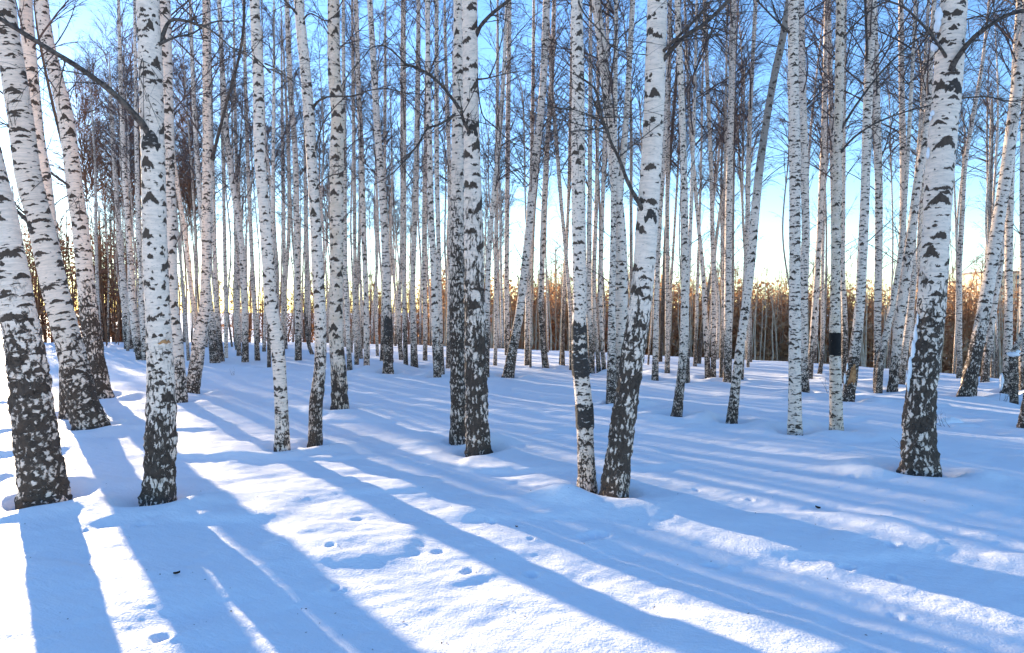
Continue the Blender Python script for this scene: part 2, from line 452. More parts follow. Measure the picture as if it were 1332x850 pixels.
tree('v', "leaning birch whose foot is split open to orange wood", [(1103,521,15),(1108,485,15),(1114,440,13),(1119,390,12),(1121,350,12),(1125,260,11),(1127,200,11),(1130,100,11),(1134,0,11)], 440)
tree('w', "thickest birch at right, black rugged foot, large brown chevron scars and snow on its left", [(1196,611,43),(1196,560,38),(1199,500,35),(1207,440,34),(1213,380,33),(1217,310,32),(1224,200,33),(1232,120,33),(1237,50,32),(1241,0,30)], 395)
tree('x', "birch leaning steeply right near the right edge with warm lit left side", [(1258,516,20),(1265,475,17),(1273,440,16),(1284,380,15),(1292,330,15),(1300,280,14),(1308,230,14),(1317,160,13),(1326,90,13),(1338,0,12)], 425)
tree('y', "birch hidden along the shaded right side of the steeply leaning one", [(1281,498,10),(1284,460,9),(1288,430,9),(1294,390,8),(1300,350,8),(1306,290,8),(1313,220,8),(1322,140,7)], 440)
tree('z', "upright birch with evenly spaced dark ticks, right of the steeply leaning one", [(1309,512,12),(1311,460,10),(1312,400,9),(1312,350,9),(1313,280,9),(1316,200,8),(1320,100,8),(1326,0,7)], 470)
tree('aa', "stump with a snow cap and one slim arm leaning right, at the right edge", [(1319,524,9),(1319,490,10),(1319,464,10),(1327,440,6),(1338,405,4)], 440, .3, stump=True)
tree('ab', "birch cut by the right picture edge behind the snow capped stump", [(1330,510,9),(1330,440,8),(1331,360,8),(1331,250,8),(1333,100,7)], 460)
tree('ac', "dark foot of a leaning birch at the very right edge", [(1332,555,14),(1340,505,12),(1352,440,12),(1375,300,11)], 380)
# -- middle distance, left to right
tree('ba', "mid distance birch left of the straight foreground trunk, curving up and left", [(184,468,12),(178,440,11),(173,400,9),(171,360,8),(167,300,7),(161,200,6),(157,100,5)], 440)
tree('bb', "thin straight birch squeezed between the curving one and the straight foreground trunk", [(189,469,8),(185,400,7),(183,350,6),(180,300,6),(178,200,5),(176,80,4)], 450)
tree('bc', "dark footed leaning birch far left beyond the speckled leaning trunk", [(169,454,13),(164,410,9),(158,340,7),(152,260,6),(145,150,5)], 415)
tree('bd', "leaning dark footed birch right behind the low forked birch", [(280,472,13),(276,435,11),(271,380,8),(264,300,7),(256,200,6),(250,80,5)], 425)
tree('be', "thin companion at the foot of the leaning birch behind the low fork", [(288,470,8),(284,430,7),(281,380,6),(278,280,5),(275,150,4)], 425)
tree('bf', "slim straight white birch right of the low fork", [(294,466,5),(294,400,5),(293,360,5),(291,250,4),(288,100,4)], 480)
tree('bg', "mid birch with black foot in the gap between low fork and curving foot birch", [(319,471,9),(319,420,8),(317,370,8),(314,320,8),(309,280,8),(301,230,7),(296,190,7),(290,100,6),(285,0,5)], 430)
tree('bh', "thin birch pressed against the left of the black footed mid birch", [(311,463,6),(310,400,5),(309,300,5),(306,150,4)], 440)
tree('bi', "leaning thin trunk left of the curving foot birch", [(335,469,7),(333,430,6),(330,380,6),(327,320,5),(322,200,5),(318,60,4)], 435)
tree('bj', "thin dark trunk hugging the left side of the curving foot birch", [(350,479,5),(350,430,5),(351,380,5),(354,300,5),(356,150,4)], 400)
tree('bk', "pale distant trunk between the curving foot birch and the close pair", [(371,454,6),(371,400,5),(369,300,5),(367,150,4)], 430)
tree('bl', "mid distance birch standing in the gap before the close pair", [(388,469,9),(388,430,9),(387,380,8),(386,300,8),(384,200,7),(378,120,7),(373,0,6)], 430)
tree('bm', "small trunk with a hooked dark foot, left of the crooked footed birch", [(406,461,5),(402,450,5),(399,430,5),(398,380,4),(397,250,4)], 400)
tree('bn', "straight birch just right of the tan tinged one", [(455,481,7),(453,440,6),(451,400,6),(449,340,6),(448,250,6),(447,100,5)], 455)
tree('bo', "thin birch second to the right of the tan tinged one", [(464,476,6),(463,430,6),(462,380,5),(461,260,5),(459,100,4)], 450)
tree('bp', "mid birch with regular dark ticks, third to the right of the tan tinged one", [(477,479,8),(477,440,8),(476,380,7),(473,300,7),(470,200,7),(466,100,6),(463,0,6)], 460)
tree('bq', "wide footed mid birch with a black ring of bark halfway up its lower trunk", [(505,486,14),(505,440,12),(504,400,11),(502,340,11),(500,290,10),(495,220,9),(491,170,9),(487,100,8),(481,0,7)], 405)
tree('br', "thin dark footed trunk at the left heel of the black ringed birch", [(497,470,6),(498,430,5),(499,350,5),(500,250,4),(501,100,4)], 425)
tree('bs', "thin curving trunk right of the black ringed birch", [(522,468,6),(519,430,6),(520,380,5),(523,300,5),(523,200,5),(523,50,4)], 430)
tree('bt', "grey thin birch with brown foot before the touching thick pair", [(528,478,6),(527,440,6),(526,400,6),(526,300,5),(526,150,5)], 420)
tree('bu', "straight broad footed mid birch between the black ringed one and the thick pair", [(539,479,10),(538,430,8),(537,370,7),(539,300,7),(542,200,7),(544,60,6)], 440)
tree('bv', "thin evenly ticked birch left of the twin trunks near the thick pair", [(553,469,6),(553,420,6),(552,360,6),(552,280,6),(554,180,6),(557,20,5)], 440)
tree('bw', "front trunk of a twin birch left of the thick touching pair", [(569,492,10),(567,440,11),(566,400,10),(564,340,9),(561,290,8),(559,200,7),(557,100,6),(556,0,6)], 440)
tree('bx', "rear trunk of the twin birch left of the thick touching pair", [(575,488,7),(573,440,7),(572,380,6),(570,300,6),(568,200,6),(568,0,5)], 440)
tree('by', "thin trunk just left of the dark mottled half of the thick pair", [(583,479,6),(584,420,6),(585,340,5),(584,200,5),(580,80,4)], 430)
tree('bz', "leaning mid birch emerging from behind the right of the thick pair", [(632,492,9),(633,450,8),(634,400,7),(635,350,7),(638,300,6),(643,250,6),(648,200,6),(655,100,5)], 420)
tree('ca', "thin straight pale birch standing alone right of the thick pair", [(644,476,5),(645,430,5),(645,360,5),(646,250,5),(647,100,4)], 455)
tree('cb', "birch leaning right with thick black foot, between thick pair and ringed birch", [(661,491,15),(666,460,13),(671,435,12),(677,400,11),(682,355,10),(688,300,10),(692,250,10),(697,200,10),(703,150,9),(707,100,9),(711,0,9)], 425)
tree('cc', "upright slim birch crossing behind the foot of the black footed leaner", [(660,462,7),(659,400,7),(659,340,6),(660,260,6),(661,150,6),(663,0,5)], 425)
tree('cd', "grey slim trunk to the right of the black footed leaner", [(686,475,8),(686,430,7),(687,380,6),(690,310,6),(692,200,5),(694,50,4)], 440)
tree('ce', "mid birch with black middle and dark foot left of the ringed birch", [(710,480,9),(706,440,8),(704,400,8),(705,350,7),(707,280,7),(711,200,6),(717,120,6),(721,0,5)], 385)
tree('cf', "thin dark trunk between the black middled birch and the ringed birch", [(732,478,6),(732,440,5),(733,400,5),(736,340,5),(739,270,4),(742,150,4)], 390)
tree('cg', "thin trunk bowed left hard against the ringed birch", [(743,481,5),(742,410,5),(736,330,5),(730,265,5),(725,200,5),(717,100,4)], 430)
tree('ch', "dark based birch half hidden at the right side of the ringed birch", [(769,485,9),(769,440,9),(766,400,8),(766,350,7),(767,250,6),(768,100,5)], 430)
tree('ci', "middle trunk of three thin ones right of the ringed birch", [(779,484,6),(776,440,6),(773,400,6),(773,340,6),(776,250,5),(778,100,4)], 450)
tree('cj', "rightmost of three thin trunks right of the ringed birch", [(786,484,6),(783,440,6),(781,390,6),(783,300,5),(786,200,5),(790,60,4)], 450)
tree('ck', "mid birch with black foot close right of the thick leaning trunk", [(852,494,9),(853,450,8),(854,400,7),(857,300,7),(864,200,6),(869,80,5)], 465)
tree('cl', "slim pale birch with warm left edge, second right of the thick leaning trunk", [(868,486,7),(868,440,6),(868,360,6),(868,280,6),(869,180,5),(871,60,5)], 465, .2)
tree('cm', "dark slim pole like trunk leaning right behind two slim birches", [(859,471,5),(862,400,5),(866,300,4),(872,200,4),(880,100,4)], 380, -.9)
tree('cn', "dark footed thin trunk directly behind the isolated slim birch", [(894,498,7),(894,450,6),(894,400,5),(898,300,5),(903,150,4)], 435)
tree('co', "short dark footed thin trunk right of the isolated slim birch", [(904,477,5),(905,440,4),(907,380,4),(911,250,3)], 420)
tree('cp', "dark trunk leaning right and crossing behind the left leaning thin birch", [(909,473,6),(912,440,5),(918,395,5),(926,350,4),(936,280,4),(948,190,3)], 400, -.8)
tree('cq', "thin birch leaning left with dark foot, left of an upright twin", [(921,493,8),(919,450,7),(917,410,7),(915,360,6),(909,300,5),(904,240,5),(897,150,4)], 445)
tree('cr', "upright thin birch right beside the left leaning one", [(928,493,7),(928,450,7),(928,390,6),(927,320,6),(925,220,5),(920,100,5),(917,0,4)], 450)
tree('cs', "straight white birch with black foot, left of the grey topped leaner", [(946,498,11),(947,450,10),(947,400,10),(947,340,9),(948,270,9),(950,180,8),(952,100,8),(954,0,8)], 445)
tree('ct', "thin shaded trunk just behind the left of the straight white black footed birch", [(938,492,5),(939,440,5),(941,380,4),(943,250,4)], 430)
tree('cu', "slim white birch rising just left of the grey topped leaner", [(963,495,8),(966,440,7),(969,380,7),(972,300,6),(974,200,6),(978,100,5),(983,0,5)], 450)
tree('cv', "slim birch bending right in the gap between the banded pair and the painted one", [(1053,493,8),(1056,450,7),(1060,400,8),(1063,350,7),(1066,300,7),(1069,230,7),(1072,150,6),(1075,0,5)], 440)
tree('cw', "small curved trunk left of the painted birch", [(1066,489,6),(1069,465,5),(1070,430,5),(1070,360,4),(1073,200,4)], 440)
tree('cx', "thin white birch hidden behind the painted one, showing left of its top", [(1085,480,6),(1085,400,6),(1084,280,6),(1082,180,6),(1080,100,6),(1077,0,6)], 440)
tree('cy', "black speckled thin birch against the right side of the painted one", [(1098,497,9),(1099,440,8),(1098,400,7),(1096,350,6),(1097,280,5),(1098,180,4)], 415)
tree('cz', "upright evenly ticked birch with thin foot, right of the split foot birch", [(1140,507,8),(1141,450,8),(1142,390,9),(1143,320,9),(1143,240,9),(1140,120,8),(1137,0,7)], 450)
tree('da', "pale thin birch leaning right from beside the evenly ticked one", [(1142,511,10),(1146,465,9),(1155,425,8),(1163,385,7),(1172,325,6),(1178,250,5)], 450, .2)
tree('db', "birch leaning right, front of the leaning two left of the thickest birch", [(1161,508,12),(1165,470,12),(1169,430,12),(1174,395,12),(1180,350,11),(1186,300,11),(1192,250,10),(1200,200,10),(1206,150,8),(1211,80,6)], 465)
tree('dc', "rear of the leaning two left of the thickest birch", [(1172,500,9),(1176,460,9),(1182,420,8),(1186,370,8),(1188,310,7),(1191,250,6),(1199,150,5),(1206,40,4)], 465)
tree('dd', "upright slim birch showing above the crossing of the two leaning ones", [(1166,497,7),(1169,430,7),(1172,350,7),(1174,300,8),(1175,230,8),(1173,120,7),(1172,0,6)], 450)
tree('de', "tan slim stem showing along the left side of the thickest birch", [(1191,482,6),(1193,410,5),(1196,330,5),(1199,250,5),(1204,100,4)], 420, .8)
tree('df', "thin birch standing alone between the thickest birch and the steep leaner", [(1248,493,7),(1248,450,6),(1248,400,6),(1248,350,6),(1251,290,6),(1256,210,5),(1266,150,5),(1276,95,4),(1285,20,3)], 465)
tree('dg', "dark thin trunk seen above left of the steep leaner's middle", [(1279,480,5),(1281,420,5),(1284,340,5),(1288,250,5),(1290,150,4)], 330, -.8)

# -- large limbs: (photo points, width at start, width at end, how far the tip comes towards the camera)
LIMBS = {
 'b': [([(50,300),(40,292),(22,275),(2,262),(-20,255)],7,4,.3), ([(30,180),(14,166),(-4,157)],3,2,.2), ([(52,285),(30,276),(8,250)],4,2,-.4)],
 'd': [([(102,250),(90,254),(75,263),(62,281)],2.5,1.2,.3), ([(102,252),(84,238),(62,222),(48,205)],4,2.4,.5), ([(86,205),(70,142),(57,82),(49,40),(44,-10)],5,3,-.3)],
 'e': [([(200,186),(190,168),(172,146),(148,122),(110,93),(60,62),(20,37),(-30,6)],11,6,.5), ([(200,66),(210,50),(222,27),(245,28),(262,34),(282,28),(304,28)],8,1.6,-.3), ([(206,58),(230,48),(250,44),(266,33)],4,2,-.3), ([(262,33),(278,42),(306,66),(322,72),(338,85),(372,98)],3,1.2,.3), ([(192,66),(184,80),(181,105)],2.4,1.2,.2)],
 'g': [([(276,208),(288,160),(301,112),(312,70),(317,30),(318,-15)],5,3.5,.3)],
 'h': [([(352,95),(340,83),(325,70),(306,64)],2.5,1.2,.3), ([(345,83),(360,90),(380,105),(396,116)],2.2,1.2,.3)],
 'i': [([(406,142),(415,131),(428,126),(460,125),(480,118),(505,116),(532,123)],4.2,1.2,.4), ([(410,196),(420,162),(435,140),(452,124)],2.8,1.2,.3), ([(391,24),(377,8),(362,-8)],3.6,2.6,.2), ([(394,26),(404,18),(425,27),(442,14)],2.5,1.2,.4), ([(411,244),(425,231),(448,222),(450,204)],2.2,1.1,.3)],
 'k': [([(600,146),(588,128),(568,105),(550,92),(525,83)],5.5,3,.6), ([(528,84),(512,68),(500,60),(484,62),(475,72),(455,95),(444,112)],2.8,1.2,.7), ([(600,142),(588,152),(572,162),(556,168),(545,186),(530,205),(510,226),(486,241)],4.6,1.5,.5)],
 'l': [([(618,48),(626,33),(640,18),(660,2),(680,-18)],6,4.5,.3), ([(618,104),(634,102),(650,98),(675,93)],2.8,1.2,.2), ([(636,102),(645,80),(655,40),(661,0)],2.2,1.2,.2), ([(620,100),(628,150),(645,166),(665,185),(692,196)],2.4,1.2,.4), ([(614,175),(604,160),(600,145)],6,4,.3)],
 'm': [([(748,-8),(760,18),(780,40),(795,60),(812,68),(842,72)],3,1.2,.5)],
 'n': [([(856,88),(866,74),(876,62),(890,48),(915,32),(935,14),(956,-8)],7,5.5,.3), ([(858,72),(870,60),(884,46),(905,25),(922,4)],5,3.5,.5), ([(842,284),(834,270),(818,240),(805,206),(795,186),(783,152),(776,120),(766,108),(748,97)],8,1.8,.4), ([(785,163),(772,153),(750,144),(716,139)],2.4,1.1,.4), ([(787,167),(760,170),(742,172)],2.2,1.1,.4), ([(786,164),(776,142),(770,125)],3,2,.5)],
 'o': [([(806,262),(808,235),(812,190),(816,130),(820,60),(823,0),(824,-40)],10,7.5,-.2)],
 'g2': [],
 's': [([(1028,44),(1018,34),(1005,22),(986,2),(975,-10)],3.4,2,.3), ([(1020,42),(1011,22),(1003,-2)],2.4,1.6,.3)],
 'u': [([(1092,172),(1104,152),(1120,128),(1150,90),(1180,62),(1200,47),(1218,42)],4,2,.5), ([(1091,202),(1102,188),(1116,175),(1140,160),(1180,145),(1216,136)],4,2,.6), ([(1092,56),(1112,32),(1135,12),(1158,0)],3.2,2,.4)],
 'v': [([(1128,80),(1127,45),(1125,-10)],4,3.4,.15)],
 'w': [([(1231,116),(1236,98),(1240,84),(1252,66),(1268,48),(1285,35),(1310,20),(1345,11)],10,5,.4), ([(1238,90),(1228,70),(1218,55),(1205,38),(1190,22),(1175,9),(1150,0)],5.5,2.6,.5), ([(1240,128),(1262,127),(1285,126),(1310,132),(1340,130)],3,1.6,.2), ([(1246,30),(1262,24),(1282,19),(1312,11)],2.6,1.2,.3)],
 'cb': [([(709,48),(725,58),(742,70)],2.2,1.2,.3), ([(704,134),(725,141),(748,144)],2.2,1.2,.3)],
 'g3': [],
}
# second stem of the low forked birch
LIMBS['g'].append(([(259,445),(254,415),(248,370),(241,305),(233,255),(224,190),(216,100),(212,20)],8,5,-.2))
PALE_LIMB = {('g', 1), ('o', 0)}

TREE_POS, ROOTS = [], {}
G_PAIR = "birches"

def bark_uv(ang, rings, L, R, h0, dark_h, tan, soft=1.0):
    rm = float(np.mean(R[: max(3, len(R) // 2)]))
    uv = np.stack([ang, (L / rm)[rings]], 1)
    tan = np.asarray(tan) * np.ones(len(L))
    par = np.stack([((dark_h - L) / (0.42 * soft))[rings], tan[rings]], 1)
    return uv, par

def ang_noise(L, seed):
    return 0

def build_trunk(name, P, R, dark_h, tan, parent, px_w, seed, soft=1.0):
    sides = 60 if px_w > 18 else 24 if px_w > 8 else 12
    rough = np.where(np.arange(len(P)) >= 0, 0.05, 0) if px_w > 8 else 0.0
    if px_w > 8:
        Lr = np.concatenate([[0], np.cumsum(np.linalg.norm(np.diff(P, axis=0), axis=1))])
        rough = 0.05 + 0.13 * np.clip((dark_h - Lr) / 0.5, 0, 1)
    V, F, ang, rings, L = tube(P, R, sides, rough, seed)
    uv, par = bark_uv(ang, rings, L, R, 0, dark_h, tan, soft)
    V = V - np.array(parent.location)
    return link(name, make_mesh(name, V, F, BARK, {"bark": uv, "par": par}), parent)

def add_tree(key, d):
    pts = d['pts']
    base = on_ground(pts[0][0], pts[0][1])
    Y = base[1]
    rg = np.random.default_rng(abs(hash(key)) % 1000 if False else sum(ord(c) * (i * 31 + 7) for i, c in enumerate(key)))
    rows = []
    for (x, y, w) in pts:
        p = at_depth(x, y, Y)
        rows.append([*p, w * Y / FPX / 2])
    rows[0][:3] = list(base)
    d0 = np.array(rows[1][:3]) - np.array(rows[0][:3]); d0 /= np.linalg.norm(d0)
    rows.insert(0, [*(base - d0 * 0.35), rows[0][3] * 1.12])
    if not d.get('stump'):
        H = rg.uniform(14.0, 17.5) if rows[1][3] > .06 else rg.uniform(12, 15)
        last = np.array(rows[-1]); prev = np.array(rows[-2])
        dv = last[:3] - prev[:3]; dv /= np.linalg.norm(dv)
        hh = last[2]
        for f in (.33, .66, 1.0):
            z = hh + (max(H, hh + 3) - hh) * f
            dv = dv * .6 + np.array([0, 0, 1]) * .4; dv /= np.linalg.norm(dv)
            q = np.array(rows[-1][:3]) + dv * ((z - rows[-1][2]) / max(dv[2], .3))
            rows.append([*q, last[3] * (1 - f) + 0.014 * f])
    px_w = pts[len(pts) // 2][2]
    step = .028 if px_w > 18 else .07 if px_w > 8 else .2
    S = catmull(rows, step)
    S[:, 3] = np.maximum(S[:, 3], .008)
    S[:, 3] *= 1 + .09 * np.exp(-np.maximum(S[:, 2] - base[2], 0) / .10)
    root = bpy.data.objects.new("birch_tree", None)
    root.location = base; root.empty_display_size = .3
    COL.objects.link(root)
    tag(root, d['label'], "birch tree", "birches of the grove")
    L = np.concatenate([[0], np.cumsum(np.linalg.norm(np.diff(S[:, :3], axis=0), axis=1))])
    dark_h = np.interp(at_depth(pts[0][0], d['dark'], Y)[2], S[:, 2], L)
    tan = d['tan']
    if 'greytop' in d:
        zt = at_depth(0, d['greytop'], Y)[2]
        tan = np.interp(S[:, 2], [zt - .6, zt + .3], [tan, -.8])
    tr = build_trunk("trunk", S[:, :3], S[:, 3], dark_h, tan, root, px_w, len(TREE_POS) + 3, d.get('soft', 1.0))
    ROOTS[key] = (root, tr, S, Y)
    TREE_POS.append((base[0], base[1], rows[1][3]))
    if not d.get('stump'):
        near = Y < 11.5
        dist = Y
        hb = (6.2 if near else rg.uniform(4.6, 6.4)) + base[2]
        ht = S[-1, 2]
        V, F = crown(S[:, :3], S[:, 2], rg, 30 if near else 40, 2.6 if near else 2.1, 8, 5, max(.0028, .00016 * dist), hb, ht)
        if not near:      # sparse dead twigs lower down
            V2, F2 = crown(S[:, :3], S[:, 2], rg, 9, 1.2, 4, 3, max(.0028, .00016 * dist), 2.2, hb + .5)
            V, F = join([(V, F), (V2, F2)])
        link("crown", make_mesh("crown", V - base, F, TWIG), root)
    for li, (lp, w0, w1, sh) in enumerate(LIMBS.get(key, [])):
        n = len(lp)
        ctrl = []
        for k, (x, y) in enumerate(lp):
            f = k / (n - 1)
            YY = Y - rows[2][3] * .15 - sh * f
            ctrl.append([*at_depth(x, y, YY), (w0 + (w1 - w0) * f ** .7) * .86 * Y / FPX / 2])
        C = catmull(ctrl, .05)
        pale = (key, li) in PALE_LIMB
        C[:, 3] *= 1 + (0 if pale else .4) * np.exp(-np.arange(len(C)) * .05 / max(.05, C[0, 3] * 3))
        C[:, 3] *= 1 + .06 * np.sin(np.arange(len(C)) * 1.7)
        if pale:
            bo = build_trunk("stem", C[:, :3], C[:, 3], -2.0, 0.0, root, 12, li + 40)
        else:
            V, F, _, _, Ls = tube(C[:, :3], C[:, 3], 10, .12, li)
            m = 9 if not key.startswith('c') else 5
            k = rg.integers(len(C) // 4, len(C) - 1, m)
            tg = C[np.minimum(k + 1, len(C) - 1), :3] - C[np.maximum(k - 1, 0), :3]; tg = unit(tg)
            dd = unit(tg * .9 + rg.normal(size=(m, 3)) * .7)
            ll = rg.uniform(.25, .8, m)
            a = dd * ll[:, None]; b = rg.normal(size=(m, 3)) * .1 * ll[:, None]; b[:, 2] -= .1 * ll
            A = (C[k, :3], a, b, np.minimum(C[k, 3] * .45, .006) + .001)
            Bs = offshoots(*A, 4, rg, .2, .6, .8, .2, .7, .0022)
            V, F = join([(V, F), quad_tubes(*A, 5, 4), quad_tubes(*Bs, 4, 3)])
            bo = link("branch", make_mesh("branch", V - base, F, LIMB), root)
    return root

for key, d in T.items():
    add_tree(key, d)

# ------------------------------------------------------------------ bark bands, scars and clinging snow on single trunks
def sleeve(key, y0, y1, name, mat, a0=0, a1=2 * math.pi, grow=1.03, wob=.012, lift=.004, taper=False):
    """A patch of another bark lying on the trunk between two photo heights."""
    root, tr, S, Y = ROOTS[key]
    z0, z1 = at_depth(0, y0, Y)[2], at_depth(0, y1, Y)[2]
    m = max(6, int((z1 - z0) / .02))
    z = np.linspace(z0, z1, m)
    C = np.stack([np.interp(z, S[:, 2], S[:, c]) for c in range(4)], 1)
    n = 48
    a = np.linspace(a0, a1, n)
    full = a1 - a0 > 6.2
    T_ = np.gradient(C[:, :3], axis=0); T_ = unit(T_)
    ref = np.array([0, 1.0, 0]); E1 = unit(ref - T_ * (T_ @ ref)[:, None]); E2 = np.cross(T_, E1)
    sd = int(y0)
    zz = np.repeat(z[:, None], n, 1)
    edge = noise2(np.cos(a)[None] * 6 + sd, np.sin(a)[None] * 6 + 0 * zz, sd) * wob * 2
    f = (zz - z0) / (z1 - z0)
    shift = edge * (1 - f) + noise2(np.cos(a) * 7 + sd, np.sin(a) * 7 + 3, sd + 1)[None] * wob * 2 * f
    rr = C[:, 3][:, None] * (grow + .05 * noise2(np.cos(a)[None] * 5 + zz * 9, np.sin(a)[None] * 5 + zz * 30, sd)) + lift
    if taper:
        u = np.linspace(-1, 1, n)[None]; v = (2 * f - 1) + .9 * np.abs(u) ** 1.2 - .35
        v = v + .5 * noise2(u * 6 + sd, zz * 20, sd + 3)
        rr = rr - (.004 + C[:, 3][:, None] * .22) * np.clip(u ** 2 + 1.5 * v ** 2 - .35, 0, 1.5)
    if not full:
        u = np.linspace(-1, 1, n)[None]
        shift = shift + 0
    Pp = C[:, None, :3] + rr[..., None] * (np.cos(a)[None, :, None] * E1[:, None] + np.sin(a)[None, :, None] * E2[:, None]) + shift[..., None] * T_[:, None]
    i, j = np.meshgrid(np.arange(m - 1), np.arange(n - 1), indexing='ij')
    F = np.stack([i * n + j, i * n + j + 1, (i + 1) * n + j + 1, (i + 1) * n + j], -1).reshape(-1, 4)
    return link(name, make_mesh(name, Pp.reshape(-1, 3) - np.array(root.location), F, mat), root)

for y0, y1 in ((489, 459), (455, 447), (442, 438), (436, 424), (557, 531), (530, 526)):
    sleeve('m', y0, y1, "bark_ring", BAND, grow=1.04, wob=.03)
sleeve('u', 462, 433, "black_band", PAINT, grow=1.0, wob=.004, lift=.003)["label"] = "square black painted band"
sleeve('bq', 440, 413, "bark_ring", BAND, grow=1.02, wob=.10)
sleeve('e', 449, 442, "bark_scar", WOOD, a0=3.3, a1=4.9, taper=True)["label"] = "brown notch in the bark"
sleeve('v', 505, 473, "wood_scar", WOOD, a0=2.2, a1=3.6, taper=True, grow=1.10)["label"] = "split foot showing orange wood"

sleeve('e', 206, 172, "bark_scar", BAND, a0=2.1, a1=4.6, taper=True, grow=1.02)
sleeve('w', 133, 104, "bark_scar", BAND, a0=2.2, a1=4.0, taper=True, grow=1.01)
sleeve('n', 296, 272, "bark_scar", BAND, a0=2.3, a1=4.3, taper=True, grow=1.01)
sleeve('l', 186, 160, "bark_scar", BAND, a0=2.2, a1=4.4, taper=True, grow=1.01)
sleeve('b', 309, 286, "bark_scar", BAND, a0=1.4, a1=3.4, taper=True, grow=1.01)

def snow_lumps(key, pts, name="clinging_snow"):
    """Small lumps of snow frozen on a trunk; pts are (x, y, half width, half height) in photo pixels."""
    root, tr, S, Y = ROOTS[key]
    for k, (x, y, hw, hh) in enumerate(pts):
        c = at_depth(x, y, Y - .01)
        s = Y / FPX
        u = np.linspace(0, np.pi, 9); v = np.linspace(0, 2 * np.pi, 14, endpoint=False)
        U, Vv = np.meshgrid(u, v, indexing='ij')
        rad = 1 + .5 * noise2(np.cos(Vv) * 1.7 + k * 5, U * 2 + np.sin(Vv) * 1.7, k)
        P = np.stack([np.sin(U) * np.cos(Vv) * hw * s, np.sin(U) * np.sin(Vv) * hw * s * 1.3, np.cos(U) * hh * s], -1) * rad[..., None] + c
        i, j = np.meshgrid(np.arange(8), np.arange(14), indexing='ij')
        F = np.stack([i * 14 + j, i * 14 + (j + 1) % 14, (i + 1) * 14 + (j + 1) % 14, (i + 1) * 14 + j], -1).reshape(-1, 4)
        link(name, make_mesh(name, P.reshape(-1, 3) - np.array(root.location), F, SNOW), root)

snow_lumps('w', [(1191,440,2.2,17), (1187.5,462,2.6,18), (1184,480,2.2,15), (1181.5,497,1.6,15), (1193.5,421,1.6,13)])
snow_lumps('w', [(1221,20,4,10), (1219,34,4,8), (1216,60,4,7), (1213,148,2.4,4), (1210,154,2,3), (1207,200,2,7)])
snow_lumps('x', [(1266,455,1.6,10), (1270,438,1.4,8), (1262,475,1.4,8)])
snow_lumps('aa', [(1318,461,6,3.4), (1322,458,4,3)], "snow_cap")
snow_lumps('z', [(1303,494,2.2,8), (1302,503,2,5)])
snow_lumps('v', [(1099,493,1.4,7), (1102,480,1.2,7)])
snow_lumps('da', [(1144,465,1.6,6), (1148,455,1.4,5)])

# ------------------------------------------------------------------ the many thin birches farther in
def far_tree(px, Y, w_m, H, lean, seed, label, group, tan=0.0):
    rg = np.random.default_rng(seed)
    x = (px - PW / 2) / FPX * Y
    z = float(ground_z(x, Y))
    base = np.array([x, Y, z])
    hs = np.array([-.3, 0, 2, 5, 8.5, H])
    sx = lean * hs + rg.normal(0, .07, 6) * np.array([0, 0, 1, 1.4, 1.8, 2.5]); sy = rg.normal(0, .1, 6) * np.array([0, 0, 1, 1, 1, 1])
    r = w_m / 2 * np.array([1.2, 1.12, .95, .82, .64, .12])
    rows = np.stack([x + sx, Y + sy, z + hs, r], 1)
    S = catmull(rows, .35)
    root = bpy.data.objects.new("birch_tree", None); root.location = base
    COL.objects.link(root)
    tag(root, label, "birch tree", group)
    build_trunk("trunk", S[:, :3], S[:, 3], rg.uniform(.6, 1.8), tan, root, 6, seed)
    hb = rg.uniform(5.4, 7.2) + (1.3 if Y > 30 else 0)
    V, F = crown(S[:, :3], S[:, 2], rg, 44, 1.9, 7, 4, .00013 * Y, z + hb, z + H)
    V2, F2 = crown(S[:, :3], S[:, 2], rg, 7, 1.0, 4, 3, .00013 * Y, z + 1.8, z + hb)
    V, F = join([(V, F), (V2, F2)])
    link("crown", make_mesh("crown", V - base, F, TWIG), root)

fr = np.random.default_rng(87)
FAR = []
def ok(px, Y, gap):
    x = (px - PW / 2) / FPX * Y
    if any((x - a) ** 2 + (Y - b) ** 2 < gap for a, b in FAR): return False
    FAR.append((x, Y)); return True
n = 0
while n < 124:
    px = fr.uniform(128, 655); Y = (fr.uniform(24, 58) if px > 240 else fr.uniform(30, 58)) if n < 100 else fr.uniform(46, 62)
    if not ok(px, Y, 1.0): continue
    lean = fr.normal(0, .018) + (-.035 if px < 300 else 0)
    far_tree(px, Y, fr.uniform(.09, .17), fr.uniform(11.5, 15), lean, 500 + n, "thin pale birch in the dense far rows behind the left half of the grove", "thin far birches of the dense left half", fr.choice([0, 0, .3, -.25]))
    n += 1
n = 0
while n < 40:
    px = fr.uniform(655, 1320); Y = fr.uniform(20, 27) if px > 1000 else fr.uniform(21, 31)
    if not ok(px, Y, 1.0): continue
    far_tree(px, Y, fr.uniform(.06, .125), fr.uniform(9, 13), fr.normal(.01, .035), 800 + n, "thin pale birch in the open far rows before the brown wood at right", "thin far birches of the open right half", fr.choice([0, .2, -.5]))
    n += 1

